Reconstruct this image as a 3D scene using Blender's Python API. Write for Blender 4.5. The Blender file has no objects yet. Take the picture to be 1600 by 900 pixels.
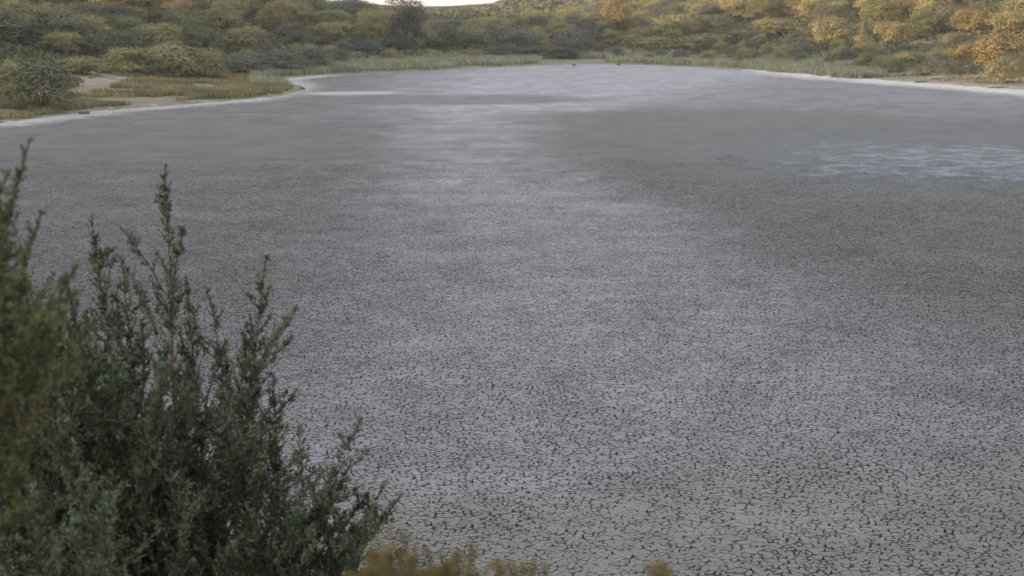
import bpy, math, random
import numpy as np
from mathutils import Vector
from mathutils.geometry import delaunay_2d_cdt

S = bpy.context.scene
C = S.collection
R = math.radians

# ------------------------------------------------------------------ camera
CAM_H, F = 8.0, 2200.0                       # eye height above the lake bed, focal length in 1600-px units
PITCH = math.atan(430 / F)
cd = bpy.data.cameras.new('camera')
cam = bpy.data.objects.new('camera', cd); C.objects.link(cam)
cam.location = (0, 0, CAM_H)
cam.rotation_euler = (math.pi / 2 - PITCH, 0, 0)
cd.sensor_width = 36; cd.lens = 36 * F / 1600
cd.clip_start = 0.1; cd.clip_end = 12000
cd.dof.use_dof = True; cd.dof.focus_distance = 13; cd.dof.aperture_fstop = 4.2
S.camera = cam

# ------------------------------------------------------------------ light
SUN_EL = 4.0
U = np.array([0.93, 0.3676])                  # the way the light travels over the ground
SUN_AZ = math.degrees(math.atan2(-U[0], -U[1]))   # clockwise from +Y
w = bpy.data.worlds.new('World'); S.world = w; w.use_nodes = True
nt = w.node_tree; nt.nodes.clear()
sky = nt.nodes.new('ShaderNodeTexSky'); sky.sky_type = 'NISHITA'; sky.sun_disc = False
sky.sun_elevation = R(SUN_EL); sky.sun_rotation = R(SUN_AZ)
sky.air_density = 1.0; sky.dust_density = 2.0; sky.ozone_density = 1.0
hsv = nt.nodes.new('ShaderNodeHueSaturation'); hsv.inputs['Saturation'].default_value = 0.45
bg = nt.nodes.new('ShaderNodeBackground'); bg.inputs[1].default_value = 0.15
wo = nt.nodes.new('ShaderNodeOutputWorld')
tc = nt.nodes.new('ShaderNodeTexCoord'); sx_ = nt.nodes.new('ShaderNodeSeparateXYZ'); mr = nt.nodes.new('ShaderNodeMapRange')
mr.inputs[1].default_value = 0.0; mr.inputs[2].default_value = 1.0; mr.inputs[3].default_value = 1.0; mr.inputs[4].default_value = 2.9
cl = nt.nodes.new('ShaderNodeMix'); cl.data_type = 'RGBA'; cl.blend_type = 'ADD'; cl.inputs[0].default_value = 1
cm = nt.nodes.new('ShaderNodeMix'); cm.data_type = 'RGBA'; cm.blend_type = 'MULTIPLY'; cm.inputs[0].default_value = 1; cm.inputs[6].default_value = (0.96, 0.975, 1.03, 1)
nt.links.new(tc.outputs['Generated'], sx_.inputs[0]); nt.links.new(sx_.outputs[2], mr.inputs[0]); nt.links.new(mr.outputs[0], cm.inputs[7])
nt.links.new(sky.outputs[0], hsv.inputs['Color']); nt.links.new(hsv.outputs[0], cl.inputs[6]); nt.links.new(cm.outputs[2], cl.inputs[7]); nt.links.new(cl.outputs[2], bg.inputs[0]); nt.links.new(bg.outputs[0], wo.inputs[0])
sd = bpy.data.lights.new('sun', 'SUN'); sd.energy = 3.5; sd.angle = R(0.5); sd.color = (1.0, 0.66, 0.38)
so = bpy.data.objects.new('sun', sd); C.objects.link(so)
e = R(SUN_EL)
so.rotation_euler = Vector((U[0] * math.cos(e), U[1] * math.cos(e), -math.sin(e))).to_track_quat('-Z', 'Y').to_euler()
so.location = (-60, -50, 40)
S.view_settings.view_transform = 'Standard'; S.view_settings.look = 'None'
S.view_settings.exposure = 1.72; S.view_settings.gamma = 1.0; S.view_settings.use_curve_mapping = False
S.render.engine = 'CYCLES'
S.cycles.volume_bounces = 1; S.cycles.max_bounces = 6; S.cycles.diffuse_bounces = 3; S.cycles.transparent_max_bounces = 4

FWD = np.array([0, math.cos(PITCH), -math.sin(PITCH)]); UPV = np.array([0, math.sin(PITCH), math.cos(PITCH)])
def ray(px, py):
    return FWD + np.array([(px - 800) / F, 0, 0]) + UPV * (450 - py) / F
def on_bed(px, py, z=0.0):                   # where the ground seen at a spot of the survey lies
    r = ray(px, py); t = (z - CAM_H) / r[2]
    return r[0] * t, r[1] * t
def at_y(px, py, y):
    r = ray(px, py); t = y / r[1]
    return np.array([r[0] * t, y, CAM_H + r[2] * t])
def px_of(x, y, z):
    v = np.array([x, y, z - CAM_H]); d = v @ FWD
    return 800 + F * v[0] / d, 450 - F * (v @ UPV) / d

# ------------------------------------------------------------------ helpers
def smooth(a, b, x):
    t = np.clip((np.asarray(x, float) - a) / (b - a), 0, 1); return t * t * (3 - 2 * t)
class VNoise:
    def __init__(s, seed): s.t = np.random.default_rng(seed).random((256, 256))
    def __call__(s, x, y, scale=1.0, octaves=3):
        x = np.asarray(x, float) / scale; y = np.asarray(y, float) / scale; o = 0; a = 1; tot = 0
        for k in range(octaves):
            xi = np.floor(x).astype(int); yi = np.floor(y).astype(int); fx = x - xi; fy = y - yi
            fx = fx * fx * (3 - 2 * fx); fy = fy * fy * (3 - 2 * fy)
            g = lambda i, j: s.t[i % 256, j % 256]
            o = o + a * ((g(xi, yi) * (1 - fx) + g(xi + 1, yi) * fx) * (1 - fy) + (g(xi, yi + 1) * (1 - fx) + g(xi + 1, yi + 1) * fx) * fy)
            tot += a; a *= 0.5; x = x * 2.03 + 17.3; y = y * 2.03 + 9.1
        return o / tot
N1, N2, N3 = VNoise(1), VNoise(2), VNoise(3)

def mesh_np(name, verts, faces_flat, counts, attrs=None, mats=(), mat_idx=None, smoothf=False):
    me = bpy.data.meshes.new(name)
    verts = np.asarray(verts, np.float32); me.vertices.add(len(verts)); me.vertices.foreach_set('co', verts.ravel())
    counts = np.asarray(counts, np.int32); faces_flat = np.asarray(faces_flat, np.int32)
    me.loops.add(len(faces_flat)); me.loops.foreach_set('vertex_index', faces_flat)
    me.polygons.add(len(counts))
    me.polygons.foreach_set('loop_start', np.concatenate([[0], np.cumsum(counts)[:-1]]).astype(np.int32))
    for m in mats: me.materials.append(m)
    if mat_idx is not None: me.polygons.foreach_set('material_index', np.asarray(mat_idx, np.int32))
    me.polygons.foreach_set('use_smooth', np.full(len(counts), bool(smoothf)))
    for k, v in (attrs or {}).items():
        a = me.attributes.new(k, 'FLOAT', 'POINT'); a.data.foreach_set('value', np.asarray(v, np.float32))
    me.update(calc_edges=True); me.validate()
    return me
def link(name, me, parent=None):
    o = bpy.data.objects.new(name, me); C.objects.link(o)
    if parent: o.parent = parent
    return o
def tag(o, label=None, cat=None, group=None, kind=None):
    if label: o['label'] = label
    if cat: o['category'] = cat
    if group: o['group'] = group
    if kind: o['kind'] = kind
    return o
def empty(name, loc):
    o = bpy.data.objects.new(name, None); o.empty_display_size = 0.3; C.objects.link(o); o.location = loc
    return o

# ------------------------------------------------------------------ materials
def mat(name):
    m = bpy.data.materials.new(name); m.use_nodes = True; n = m.node_tree; n.nodes.clear()
    out = n.nodes.new('ShaderNodeOutputMaterial')
    return m, n, out
def nd(n, t, **kw):
    x = n.nodes.new(t)
    for k, v in kw.items():
        if k in x.inputs: x.inputs[k].default_value = v
        else: setattr(x, k, v)
    return x
def mixc(n, f, a, b):
    m = n.nodes.new('ShaderNodeMix'); m.data_type = 'RGBA'
    for s, v in ((0, f), (6, a), (7, b)):
        if isinstance(v, (int, float, tuple)): m.inputs[s].default_value = v if not isinstance(v, tuple) else (*v, 1)
        else: n.links.new(v, m.inputs[s])
    return m.outputs[2]
def mth(n, op, a, b=0.0, clamp=False):
    m = n.nodes.new('ShaderNodeMath'); m.operation = op; m.use_clamp = clamp
    for s, v in ((0, a), (1, b)):
        if isinstance(v, (int, float)): m.inputs[s].default_value = v
        else: n.links.new(v, m.inputs[s])
    return m.outputs[0]
def ramp(n, src, p0, p1, v0=0.0, v1=1.0):
    m = nd(n, 'ShaderNodeMapRange'); m.clamp = True
    n.links.new(src, m.inputs[0]); m.inputs[1].default_value = p0; m.inputs[2].default_value = p1
    m.inputs[3].default_value = v0; m.inputs[4].default_value = v1
    return m.outputs[0]
def noise(n, scale, detail=4, rough=0.55, coord=None, dist=0.0):
    t = nd(n, 'ShaderNodeTexNoise'); t.inputs['Scale'].default_value = scale; t.inputs['Detail'].default_value = detail
    t.inputs['Roughness'].default_value = rough; t.inputs['Distortion'].default_value = dist
    if coord is None:
        g = n.nodes.new('ShaderNodeNewGeometry'); coord = g.outputs['Position']
    n.links.new(coord, t.inputs['Vector'])
    return t.outputs[0]
def attr(n, name):
    a = n.nodes.new('ShaderNodeAttribute'); a.attribute_name = name; return a.outputs['Fac']

def leaf_mat(name, c0, c1, c2, trans=0.25, rough=0.75, objvar=0.35, nsc=0.6, namp=0.25):
    """c0..c1 between leaves, c2 tints whole plants by chance"""
    m, n, out = mat(name)
    g = n.nodes.new('ShaderNodeNewGeometry'); oi = n.nodes.new('ShaderNodeObjectInfo')
    isl = g.outputs['Random Per Island']
    col = mixc(n, isl, c0, c1)
    col = mixc(n, mth(n, 'MULTIPLY', oi.outputs['Random'], objvar * 2, True), col, c2)
    nz = ramp(n, noise(n, nsc, 3), 0.35, 0.65, 1 - namp, 1 + namp)
    mm = nd(n, 'ShaderNodeMix', data_type='RGBA', blend_type='MULTIPLY'); mm.inputs[0].default_value = 1
    n.links.new(col, mm.inputs[6]); n.links.new(nz, mm.inputs[7])
    p = nd(n, 'ShaderNodeBsdfPrincipled', Roughness=rough); p.inputs['Specular IOR Level'].default_value = 0.25
    n.links.new(mm.outputs[2], p.inputs['Base Color'])
    t = nd(n, 'ShaderNodeBsdfTranslucent'); n.links.new(mm.outputs[2], t.inputs[0])
    ms = nd(n, 'ShaderNodeMixShader'); ms.inputs[0].default_value = trans
    n.links.new(p.outputs[0], ms.inputs[1]); n.links.new(t.outputs[0], ms.inputs[2]); n.links.new(ms.outputs[0], out.inputs[0])
    return m
def plain_mat(name, c0, c1, scale=8.0, rough=0.9):
    m, n, out = mat(name)
    p = nd(n, 'ShaderNodeBsdfPrincipled', Roughness=rough)
    n.links.new(mixc(n, ramp(n, noise(n, scale), 0.3, 0.7), c0, c1), p.inputs['Base Color']); n.links.new(p.outputs[0], out.inputs[0])
    return m

M = {}
M['pine'] = leaf_mat('pine_needles', (0.165, 0.160, 0.056), (0.235, 0.212, 0.078), (0.14, 0.125, 0.07), 0.1, 0.75, 0.35, 0.6, 0.15)
M['olive'] = leaf_mat('olive_leaves', (0.165, 0.162, 0.06), (0.24, 0.222, 0.088), (0.15, 0.138, 0.07), 0.15, 0.75, 0.35, 0.6, 0.2)
M['dark'] = leaf_mat('dark_needles', (0.080, 0.083, 0.044), (0.125, 0.124, 0.062), (0.06, 0.062, 0.05), 0.1, 0.75, 0.35, 0.6, 0.15)
M['black'] = leaf_mat('blackish_needles', (0.028, 0.032, 0.022), (0.05, 0.055, 0.036), (0.035, 0.04, 0.028), 0.05)
M['grey'] = leaf_mat('grey_green_leaves', (0.080, 0.095, 0.075), (0.135, 0.15, 0.11), (0.11, 0.12, 0.08))
M['yellow'] = leaf_mat('yellowing_leaves', (0.095, 0.10, 0.04), (0.155, 0.15, 0.06), (0.12, 0.13, 0.05))
M['rust'] = leaf_mat('sun_orange_leaves', (0.150, 0.115, 0.045), (0.20, 0.155, 0.06), (0.14, 0.115, 0.05), 0.15)  # orange of the low sun on these crowns put into the leaf colour
M['reed'] = leaf_mat('reed_blades', (0.19, 0.195, 0.125), (0.30, 0.295, 0.20), (0.2, 0.2, 0.14), 0.3)
M['drygrass'] = leaf_mat('dry_grass_blades', (0.15, 0.135, 0.065), (0.27, 0.225, 0.125), (0.18, 0.16, 0.08), 0.3, 0.75, 0.35, 0.3, 0.3)
M['juniper'] = leaf_mat('juniper_scales', (0.034, 0.047, 0.029), (0.148, 0.178, 0.108), (0.05, 0.065, 0.04), 0.12, 0.55, 0.0, 9.0, 0.5)
M['juniper_yellow'] = leaf_mat('yellowed_juniper_scales', (0.045, 0.06, 0.025), (0.125, 0.14, 0.055), (0.1, 0.09, 0.04), 0.2, 0.65, 0.0, 9.0, 0.4)
M['heath'] = leaf_mat('yellow_heath_sprigs', (0.12, 0.105, 0.03), (0.24, 0.185, 0.05), (0.2, 0.15, 0.04), 0.3, 0.7, 0.0)
M['bark'] = plain_mat('grey_brown_bark', (0.055, 0.042, 0.032), (0.12, 0.095, 0.075))
M['redbark'] = plain_mat('reddish_bark', (0.06, 0.035, 0.025), (0.11, 0.07, 0.05), 40)
M['deadwood'] = plain_mat('weathered_dead_wood', (0.05, 0.045, 0.04), (0.12, 0.10, 0.085), 5)
M['underwood'] = plain_mat('forest_floor_litter', (0.05, 0.045, 0.03), (0.09, 0.08, 0.05), 0.4)

# ------------------------------------------------------------------ the lake's outline
pix_shore = [(0, 193), (70, 184), (140, 174), (220, 168), (300, 162), (390, 155), (445, 149), (476, 140), (466, 133), (432, 128), (440, 123),
             (500, 118), (570, 115), (640, 112), (720, 108), (800, 104), (860, 101.5), (930, 100), (1010, 101.5), (1090, 105), (1160, 110),
             (1230, 117), (1310, 124), (1400, 131), (1500, 138.5), (1600, 147)]
shore = [on_bed(*p) for p in pix_shore]
xr, yr = shore[-1]
poly = np.array([(-60, 92), (-47, 93)] + shore + [(xr + 9, yr - 10), (72, 108), (80, 82), (72, 50), (52, 30), (28, 20.5), (10, 17.5), (-8, 17), (-26, 21), (-44, 36), (-58, 60)])
def lake_d(x, y):
    """signed distance to the shoreline: > 0 on land"""
    x = np.asarray(x, float); y = np.asarray(y, float); shp = x.shape; x = x.ravel(); y = y.ravel()
    d = np.full(x.shape, 1e9); ins = np.zeros(x.shape, bool)
    n = len(poly)
    for i in range(n):
        ax, ay = poly[i]; bx, by = poly[(i + 1) % n]; ex, ey = bx - ax, by - ay
        t = np.clip(((x - ax) * ex + (y - ay) * ey) / (ex * ex + ey * ey), 0, 1)
        d = np.minimum(d, np.hypot(x - ax - t * ex, y - ay - t * ey))
        cr = (ay > y) != (by > y)
        with np.errstate(divide='ignore', invalid='ignore'):
            ins ^= cr & (x < (bx - ax) * (y - ay) / (by - ay if by != ay else 1e-9) + ax)
    return np.where(ins, -d, d).reshape(shp)

def terrain(x, y):
    x = np.asarray(x, float); y = np.asarray(y, float)
    d = lake_d(x, y) + (N1(x, y, 5, 2) - 0.5) * 1.6
    h = np.where(d < 0, np.maximum(d * 0.25, -0.6), 0.55 * (1 - np.exp(-np.maximum(d, 0) / 4.5)))
    dp = np.maximum(d, 0)
    far = smooth(25, 70, y)
    up = smooth(4, 55, dp) * far
    left = 7.5 * np.exp(-((x + 70) ** 2 / (2 * 34 ** 2) + (y - 225) ** 2 / (2 * 75 ** 2)))
    right = 21 * np.exp(-((x - 165) ** 2 / (2 * 80 ** 2) + (y - 330) ** 2 / (2 * 95 ** 2)))
    ridge = (6.0 + 14.0 * smooth(-25, 45, x) + 2.5 * smooth(-60, -300, x)) * smooth(320, 600, y)
    h = h + up * (left + right + 1.0) + ridge + (N2(x, y, 26, 3) - 0.5) * 1.6 * up + (N3(x, y, 140, 3) - 0.5) * 7 * smooth(450, 900, y)
    # the near dune the camera stands on
    dune = 0.40 * np.maximum(dp - 0.6, 0)
    dune = (6.25 - np.log1p(np.exp((6.25 - dune) * 3)) / 3) * (1 - far)
    dune = np.maximum(dune, 0)
    h = h + np.where(d > 0, dune, 0)
    # unseen ridge added behind left, crest shaped to keep the sun off the lake
    s = x * U[0] + y * U[1]; v = -x * U[1] + y * U[0]
    shade_ridge = (np.interp(v, [0, 100, 142, 165, 195, 209, 224, 260, 330], [13, 12, 13, 17.8, 16.5, 7.5, 11.5, 10, 10]) + 3.0 * (N3(s * 0.2 + 40, v, 20, 3) - 0.5)) * np.exp(-((s + 88) ** 2) / (2 * 17 ** 2)) * (1 - smooth(330, 520, np.abs(v)))
    return h + shade_ridge

# ------------------------------------------------------------------ ground sheet
def graded(lo, hi, flo, fhi, fine, growth):
    a = list(np.arange(flo, fhi + fine, fine)); s = fine
    while a[-1] < hi: s *= growth; a.append(a[-1] + s)
    s = fine; b = []
    x = flo
    while x > lo: s *= growth; x -= s; b.append(x)
    return np.array(b[::-1] + a)
gx = graded(-2500, 2500, -75, 85, 0.8, 1.08); gy = graded(-900, 4000, 0, 240, 0.8, 1.06)
GX, GY = np.meshgrid(gx, gy); GZ = terrain(GX, GY); GD = lake_d(GX, GY)
ny, nx = GX.shape
idx = np.arange(ny * nx).reshape(ny, nx)
quads = np.stack([idx[:-1, :-1], idx[:-1, 1:], idx[1:, 1:], idx[1:, :-1]], -1).reshape(-1, 4)
sandy = smooth(9, 2.5, GD + (N1(GX, GY, 6, 2) - 0.5) * 5) * (0.1 + 0.6 * smooth(190, 150, GY) * smooth(-20, 20, GX))
spit = np.array([on_bed(130, 147), on_bed(200, 143), on_bed(300, 139), on_bed(360, 133)])
for sx, sy in spit[:2]: sandy = np.maximum(sandy, 0.55 * smooth(5.5, 2.5, np.hypot(GX - sx, (GY - sy) * 0.8)))
sx, sy = on_bed(1580, 128); sandy = np.maximum(sandy, smooth(13, 6, np.hypot(GX - sx, GY - sy)))
crust = smooth(2.6, 0.8, np.abs(GD - 0.3)) * np.maximum(smooth(8, 30, GX) * smooth(215, 190, GY), smooth(-12, -30, GX) * smooth(60, 90, GY) * 0.4)
m, n, out = mat('dune_soil_and_sand')
p = nd(n, 'ShaderNodeBsdfPrincipled', Roughness=0.95)
soil = mixc(n, ramp(n, noise(n, 0.25, 6), 0.35, 0.65), (0.075, 0.068, 0.042), (0.15, 0.125, 0.075))
sand = mixc(n, ramp(n, noise(n, 0.8, 6), 0.35, 0.65), (0.19, 0.15, 0.105), (0.27, 0.215, 0.155))
salt = mixc(n, ramp(n, noise(n, 1.2, 6), 0.4, 0.6), (0.28, 0.26, 0.235), (0.40, 0.38, 0.36))
nz = noise(n, 0.7, 5)
fs = ramp(n, mth(n, 'ADD', attr(n, 'sand'), mth(n, 'MULTIPLY', mth(n, 'SUBTRACT', nz, 0.5), 1.2)), 0.3, 0.7)
fc = ramp(n, mth(n, 'ADD', attr(n, 'crust'), mth(n, 'MULTIPLY', mth(n, 'SUBTRACT', nz, 0.5), 1.0)), 0.4, 0.7)
n.links.new(mixc(n, fc, mixc(n, fs, soil, sand), salt), p.inputs['Base Color'])
b = nd(n, 'ShaderNodeBump', Strength=0.5, Distance=0.15); n.links.new(noise(n, 3, 6), b.inputs['Height']); n.links.new(b.outputs[0], p.inputs['Normal'])
n.links.new(p.outputs[0], out.inputs[0])
g = link('ground', mesh_np('ground', np.stack([GX, GY, GZ], -1).reshape(-1, 3), quads.ravel(), np.full(len(quads), 4),
                           {'sand': sandy.ravel(), 'crust': crust.ravel()}, [m], None, True))
tag(g, kind='structure')

# ------------------------------------------------------------------ lake bed: mud plates near, one sheet farther out
def wetness(x, y):
    cx, cy = 25, 78
    q = np.hypot((x - cx + 0.30 * (y - cy)) / 23, (y - cy) / 40)
    q = q + (N1(x, y, 16, 4) - 0.5) * 0.75 + (N2(x, y, 4, 3) - 0.5) * 0.25
    a = smooth(1.25, 0.6, q)
    tongue = smooth(1.1, 0.6, np.hypot((x + 6) / 16, (y - 134) / 9) + (N2(x, y, 12, 3) - 0.5) * 0.8)
    leftp = 0.55 * smooth(1.1, 0.4, np.hypot((x + 19) / 15, (y - 88) / 22) + (N3(x, y, 10, 3) - 0.5) * 0.8)
    return np.maximum(np.maximum(a, 0.55 * tongue), leftp)
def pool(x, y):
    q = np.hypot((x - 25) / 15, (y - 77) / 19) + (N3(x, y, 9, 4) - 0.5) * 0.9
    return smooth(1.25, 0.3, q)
def saltiness(x, y):
    d = lake_d(x, y) + (N1(x, y, 7, 3) - 0.5) * 3
    side = np.maximum(smooth(10, 26, x) * smooth(210, 185, y), smooth(-14, -26, x) * smooth(70, 95, y))
    a = smooth(-6.5, -0.2, d) * side * 0.8
    px0 = on_bed(560, 145)
    q = np.hypot((x - px0[0]) / 10.5, (y - px0[1]) / 6.5) + (N2(x, y, 5, 3) - 0.5) * 0.9
    return np.maximum(a, 0.8 * smooth(1.15, 0.2, q))
def pale(x, y):
    pth = np.array([(1060, 104), (960, 116), (850, 150), (770, 185), (745, 220), (775, 270), (840, 340), (900, 430), (980, 550), (1020, 680), (1020, 800), (1020, 1000)], float)
    hwp = np.array([330, 300, 210, 150, 140, 170, 240, 360, 560, 760, 760, 700], float)
    Yp = np.array([on_bed(a, b)[1] for a, b in pth]); o_ = np.argsort(Yp)
    cx = np.interp(y, Yp[o_], ((pth[:, 0] - 800) / F * Yp)[o_]); hw_ = np.interp(y, Yp[o_], (hwp / F * Yp)[o_])
    q = np.abs(x - cx) / hw_ + (N2(x, y, 8, 4) - 0.5) * 0.32
    return smooth(1.5, 0.25, q) * (0.60 + 0.20 * smooth(45, 110, y)) + 0.32 * smooth(97, 128, y) * smooth(-24, 0, x)
rng = np.random.default_rng(7)
V = []; FF = []; FC = []; MI = []; base = 0
def add(v, f, c, mi):
    global base
    V.append(np.asarray(v, float)); FF.append(np.asarray(f).ravel() + base); FC.append(np.asarray(c).ravel()); MI.append(np.full(len(np.asarray(c).ravel()), mi)); base += len(v)
# far sheet, with a little relief
NEAR_END = 84.0
fx = np.arange(-64, 86, 0.9); fy = np.concatenate([np.arange(70, 232, 0.9)])
X, Y = np.meshgrid(fx, fy); Dl = lake_d(X, Y); keep = Dl < 2.2
Z = -0.012 + (N2(X, Y, 3, 3) - 0.5) * 0.02
ii = np.full(X.shape, -1); ii[keep] = np.arange(keep.sum())
q = np.stack([ii[:-1, :-1], ii[:-1, 1:], ii[1:, 1:], ii[1:, :-1]], -1).reshape(-1, 4); q = q[(q >= 0).all(1)]
add(np.stack([X, Y, Z], -1)[keep], q, np.full(len(q), 4), 0)
# uncracked-looking wings to either side of the plates
X, Y = np.meshgrid(np.arange(-64, 86, 0.9), np.arange(11, 71, 0.9)); keep = (lake_d(X, Y) < 2.2) & (np.abs(X) > 4.2 + 0.415 * Y - 0.6)
ii = np.full(X.shape, -1); ii[keep] = np.arange(keep.sum())
q = np.stack([ii[:-1, :-1], ii[:-1, 1:], ii[1:, 1:], ii[1:, :-1]], -1).reshape(-1, 4); q = q[(q >= 0).all(1)]
add(np.stack([X, Y, -0.014 + (N2(X, Y, 3, 3) - 0.5) * 0.02], -1)[keep], q, np.full(len(q), 4), 0)
nfar = base
# near side wings outside the cracked wedge and the damp mud under the plates
X, Y = np.meshgrid(np.arange(-62, 86, 1.5), np.arange(11, 72, 1.5)); keep = (lake_d(X, Y) < 3.5)
ii = np.full(X.shape, -1); ii[keep] = np.arange(keep.sum())
q = np.stack([ii[:-1, :-1], ii[:-1, 1:], ii[1:, 1:], ii[1:, :-1]], -1).reshape(-1, 4); q = q[(q >= 0).all(1)]
add(np.stack([X, Y, np.full(X.shape, -0.075)], -1)[keep], q, np.full(len(q), 4), 1)
# plates: Voronoi cells, tops shrunk by a crack width that belongs to each corner
def cell_size(y): return np.interp(y, [18, 32, 70], [0.100, 0.112, 0.155])
yy = 14.4; j = 0; rows = []
while yy < NEAR_END:
    sp_ = float(cell_size(yy)); hw = 4.5 + 0.415 * yy
    xs = np.arange(-hw, hw, sp_) + rng.random() * sp_
    rows.append(np.stack([xs, np.full(xs.shape, yy)], -1)); yy += sp_ * 0.866; j += 1
P = np.concatenate(rows); P = P + (rng.random(P.shape) - 0.5) * cell_size(P[:, 1])[:, None] * 0.95
P = P[lake_d(P[:, 0], P[:, 1]) < 0.6]
P = P[rng.random(len(P)) > 0.06 + 0.38 * smooth(0.5, 0.75, N3(P[:, 0], P[:, 1], 0.4, 2)) + 0.08 * smooth(26, 19, P[:, 1])]
P = P[P[:, 1] < 72 + 11 * N2(P[:, 0], P[:, 1], 3, 3)]
res = delaunay_2d_cdt([Vector(p) for p in P], [], [], 0, 1e-7)
PV = np.array([tuple(v) for v in res[0]]); T = np.array([tuple(t) for t in res[2]])
A, B, Cc = PV[T[:, 0]], PV[T[:, 1]], PV[T[:, 2]]
dd = 2 * (A[:, 0] * (B[:, 1] - Cc[:, 1]) + B[:, 0] * (Cc[:, 1] - A[:, 1]) + Cc[:, 0] * (A[:, 1] - B[:, 1])); dd[np.abs(dd) < 1e-9] = 1e-9
a2, b2, c2 = (A ** 2).sum(1), (B ** 2).sum(1), (Cc ** 2).sum(1)
CX = (a2 * (B[:, 1] - Cc[:, 1]) + b2 * (Cc[:, 1] - A[:, 1]) + c2 * (A[:, 1] - B[:, 1])) / dd
CY = (a2 * (Cc[:, 0] - B[:, 0]) + b2 * (A[:, 0] - Cc[:, 0]) + c2 * (B[:, 0] - A[:, 0])) / dd
CV = np.stack([CX, CY], -1)
big = np.hypot(CX - A[:, 0], CY - A[:, 1]) > 0.4
wid = (0.005 + 0.66 * rng.random(len(T)) ** 3.0) * cell_size(CY)
wid *= 0.55 + 0.9 * N1(CX, CY, 2.2, 2)
wid *= (1 - 0.55 * smooth(40, 74, CY)) * (1 - 0.4 * np.clip(wetness(CX, CY), 0, 1))
wid *= 0.8 + 0.6 * smooth(20, 27, CY) - 0.15 * smooth(36, 50, CY)
rag = np.where(CY < 19.5, 0, 0)
nT = len(T)
cell = np.concatenate([T[:, 0], T[:, 1], T[:, 2]]); tri = np.tile(np.arange(nT), 3)
bad = np.zeros(len(PV), bool); bad[cell[big[tri]]] = True
ang = np.arctan2(CV[tri, 1] - PV[cell, 1], CV[tri, 0] - PV[cell, 0])
ok = ~bad[cell]; cell, tri, ang = cell[ok], tri[ok], ang[ok]
o = np.lexsort((ang, cell)); cell, tri = cell[o], tri[o]
_, start, cnt = np.unique(cell, return_index=True, return_counts=True)
g3 = cnt >= 3
pid = np.repeat(np.arange(len(cnt)), cnt)
okp = g3[pid]; cell, tri, pid = cell[okp], tri[okp], pid[okp]
_, start, cnt = np.unique(pid, return_index=True, return_counts=True); pid = np.repeat(np.arange(len(cnt)), cnt)
ctr = np.stack([np.bincount(pid, CV[tri, 0]) / cnt, np.bincount(pid, CV[tri, 1]) / cnt], -1)
corner = CV[tri]; dv = ctr[pid] - corner; L = np.hypot(dv[:, 0], dv[:, 1])[:, None] + 1e-9
jig = (0.6 + 0.8 * rng.random(len(tri)))
step = np.minimum(wid[tri] * jig, 0.45 * L[:, 0])[:, None]
top = corner + dv / L * step
calm = 1 - 0.9 * smooth(34, 70, ctr[:, 1])
ztop = (calm * (rng.random(len(cnt)) * 0.014 - 0.002) + 0.03 * calm * (N2(ctr[:, 0], ctr[:, 1], 3.0, 3) - 0.5))[pid] + (rng.random(len(tri)) - 0.3) * 0.013 * calm[pid]
n_c = len(tri); k = np.arange(n_c)
nxt = k + 1; last = start + cnt - 1; nxt[last] = start
v_rim = np.column_stack([top, ztop]); v_foot = np.column_stack([top + (corner - top) * 0.3, np.full(n_c, -0.09)])
s1 = np.stack([k + n_c, nxt + n_c, nxt, k], -1)
add(np.concatenate([v_rim, v_foot]), np.concatenate([k, s1.ravel()]), np.concatenate([cnt, np.full(n_c, 4)]), 0)
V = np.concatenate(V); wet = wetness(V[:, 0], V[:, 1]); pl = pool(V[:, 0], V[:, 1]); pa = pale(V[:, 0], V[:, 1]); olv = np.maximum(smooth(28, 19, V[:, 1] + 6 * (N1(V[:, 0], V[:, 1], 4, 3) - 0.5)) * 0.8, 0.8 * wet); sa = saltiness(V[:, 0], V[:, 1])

m, n, out = mat('cracked_lake_mud')
p = nd(n, 'ShaderNodeBsdfPrincipled')
gm = n.nodes.new('ShaderNodeNewGeometry')
def mulc(c, v):
    m_ = nd(n, 'ShaderNodeMix', data_type='RGBA', blend_type='MULTIPLY'); m_.inputs[0].default_value = 1
    n.links.new(c, m_.inputs[6]); n.links.new(v, m_.inputs[7]); return m_.outputs[2]
big_n = ramp(n, noise(n, 0.11, 6, 0.6, None, 0.6), 0.33, 0.67)
dry = mixc(n, mth(n, 'ADD', attr(n, 'pale'), mth(n, 'MULTIPLY', mth(n, 'SUBTRACT', big_n, 0.5), 0.14), True), (0.098, 0.092, 0.094), (0.226, 0.218, 0.239))
dry = mulc(dry, ramp(n, noise(n, 26, 6, 0.75), 0.35, 0.68, 0.72, 1.32))
dry = mulc(dry, ramp(n, noise(n, 4.5, 3, 0.7), 0.3, 0.7, 0.84, 1.16))
dry = mulc(dry, ramp(n, noise(n, 0.4, 9, 0.75), 0.34, 0.66, 0.86, 1.14))
dry = mixc(n, mth(n, 'MULTIPLY', attr(n, 'olive'), 0.7), dry, (0.118, 0.115, 0.092))
nz = noise(n, 0.5, 6, 0.65)
st = noise(n, 1.6, 5, 0.6)
fw = ramp(n, mth(n, 'ADD', attr(n, 'wet'), mth(n, 'MULTIPLY', mth(n, 'SUBTRACT', nz, 0.5), 1.3)), -0.05, 0.85)
col = mixc(n, fw, dry, (0.056, 0.055, 0.052))
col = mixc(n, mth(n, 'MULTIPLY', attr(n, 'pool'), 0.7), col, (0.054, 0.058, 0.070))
fsalt = ramp(n, mth(n, 'ADD', attr(n, 'salt'), mth(n, 'MULTIPLY', mth(n, 'SUBTRACT', st, 0.5), 1.3)), 0.3, 0.95)
col = mixc(n, fsalt, col, (0.37, 0.355, 0.345))
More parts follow.
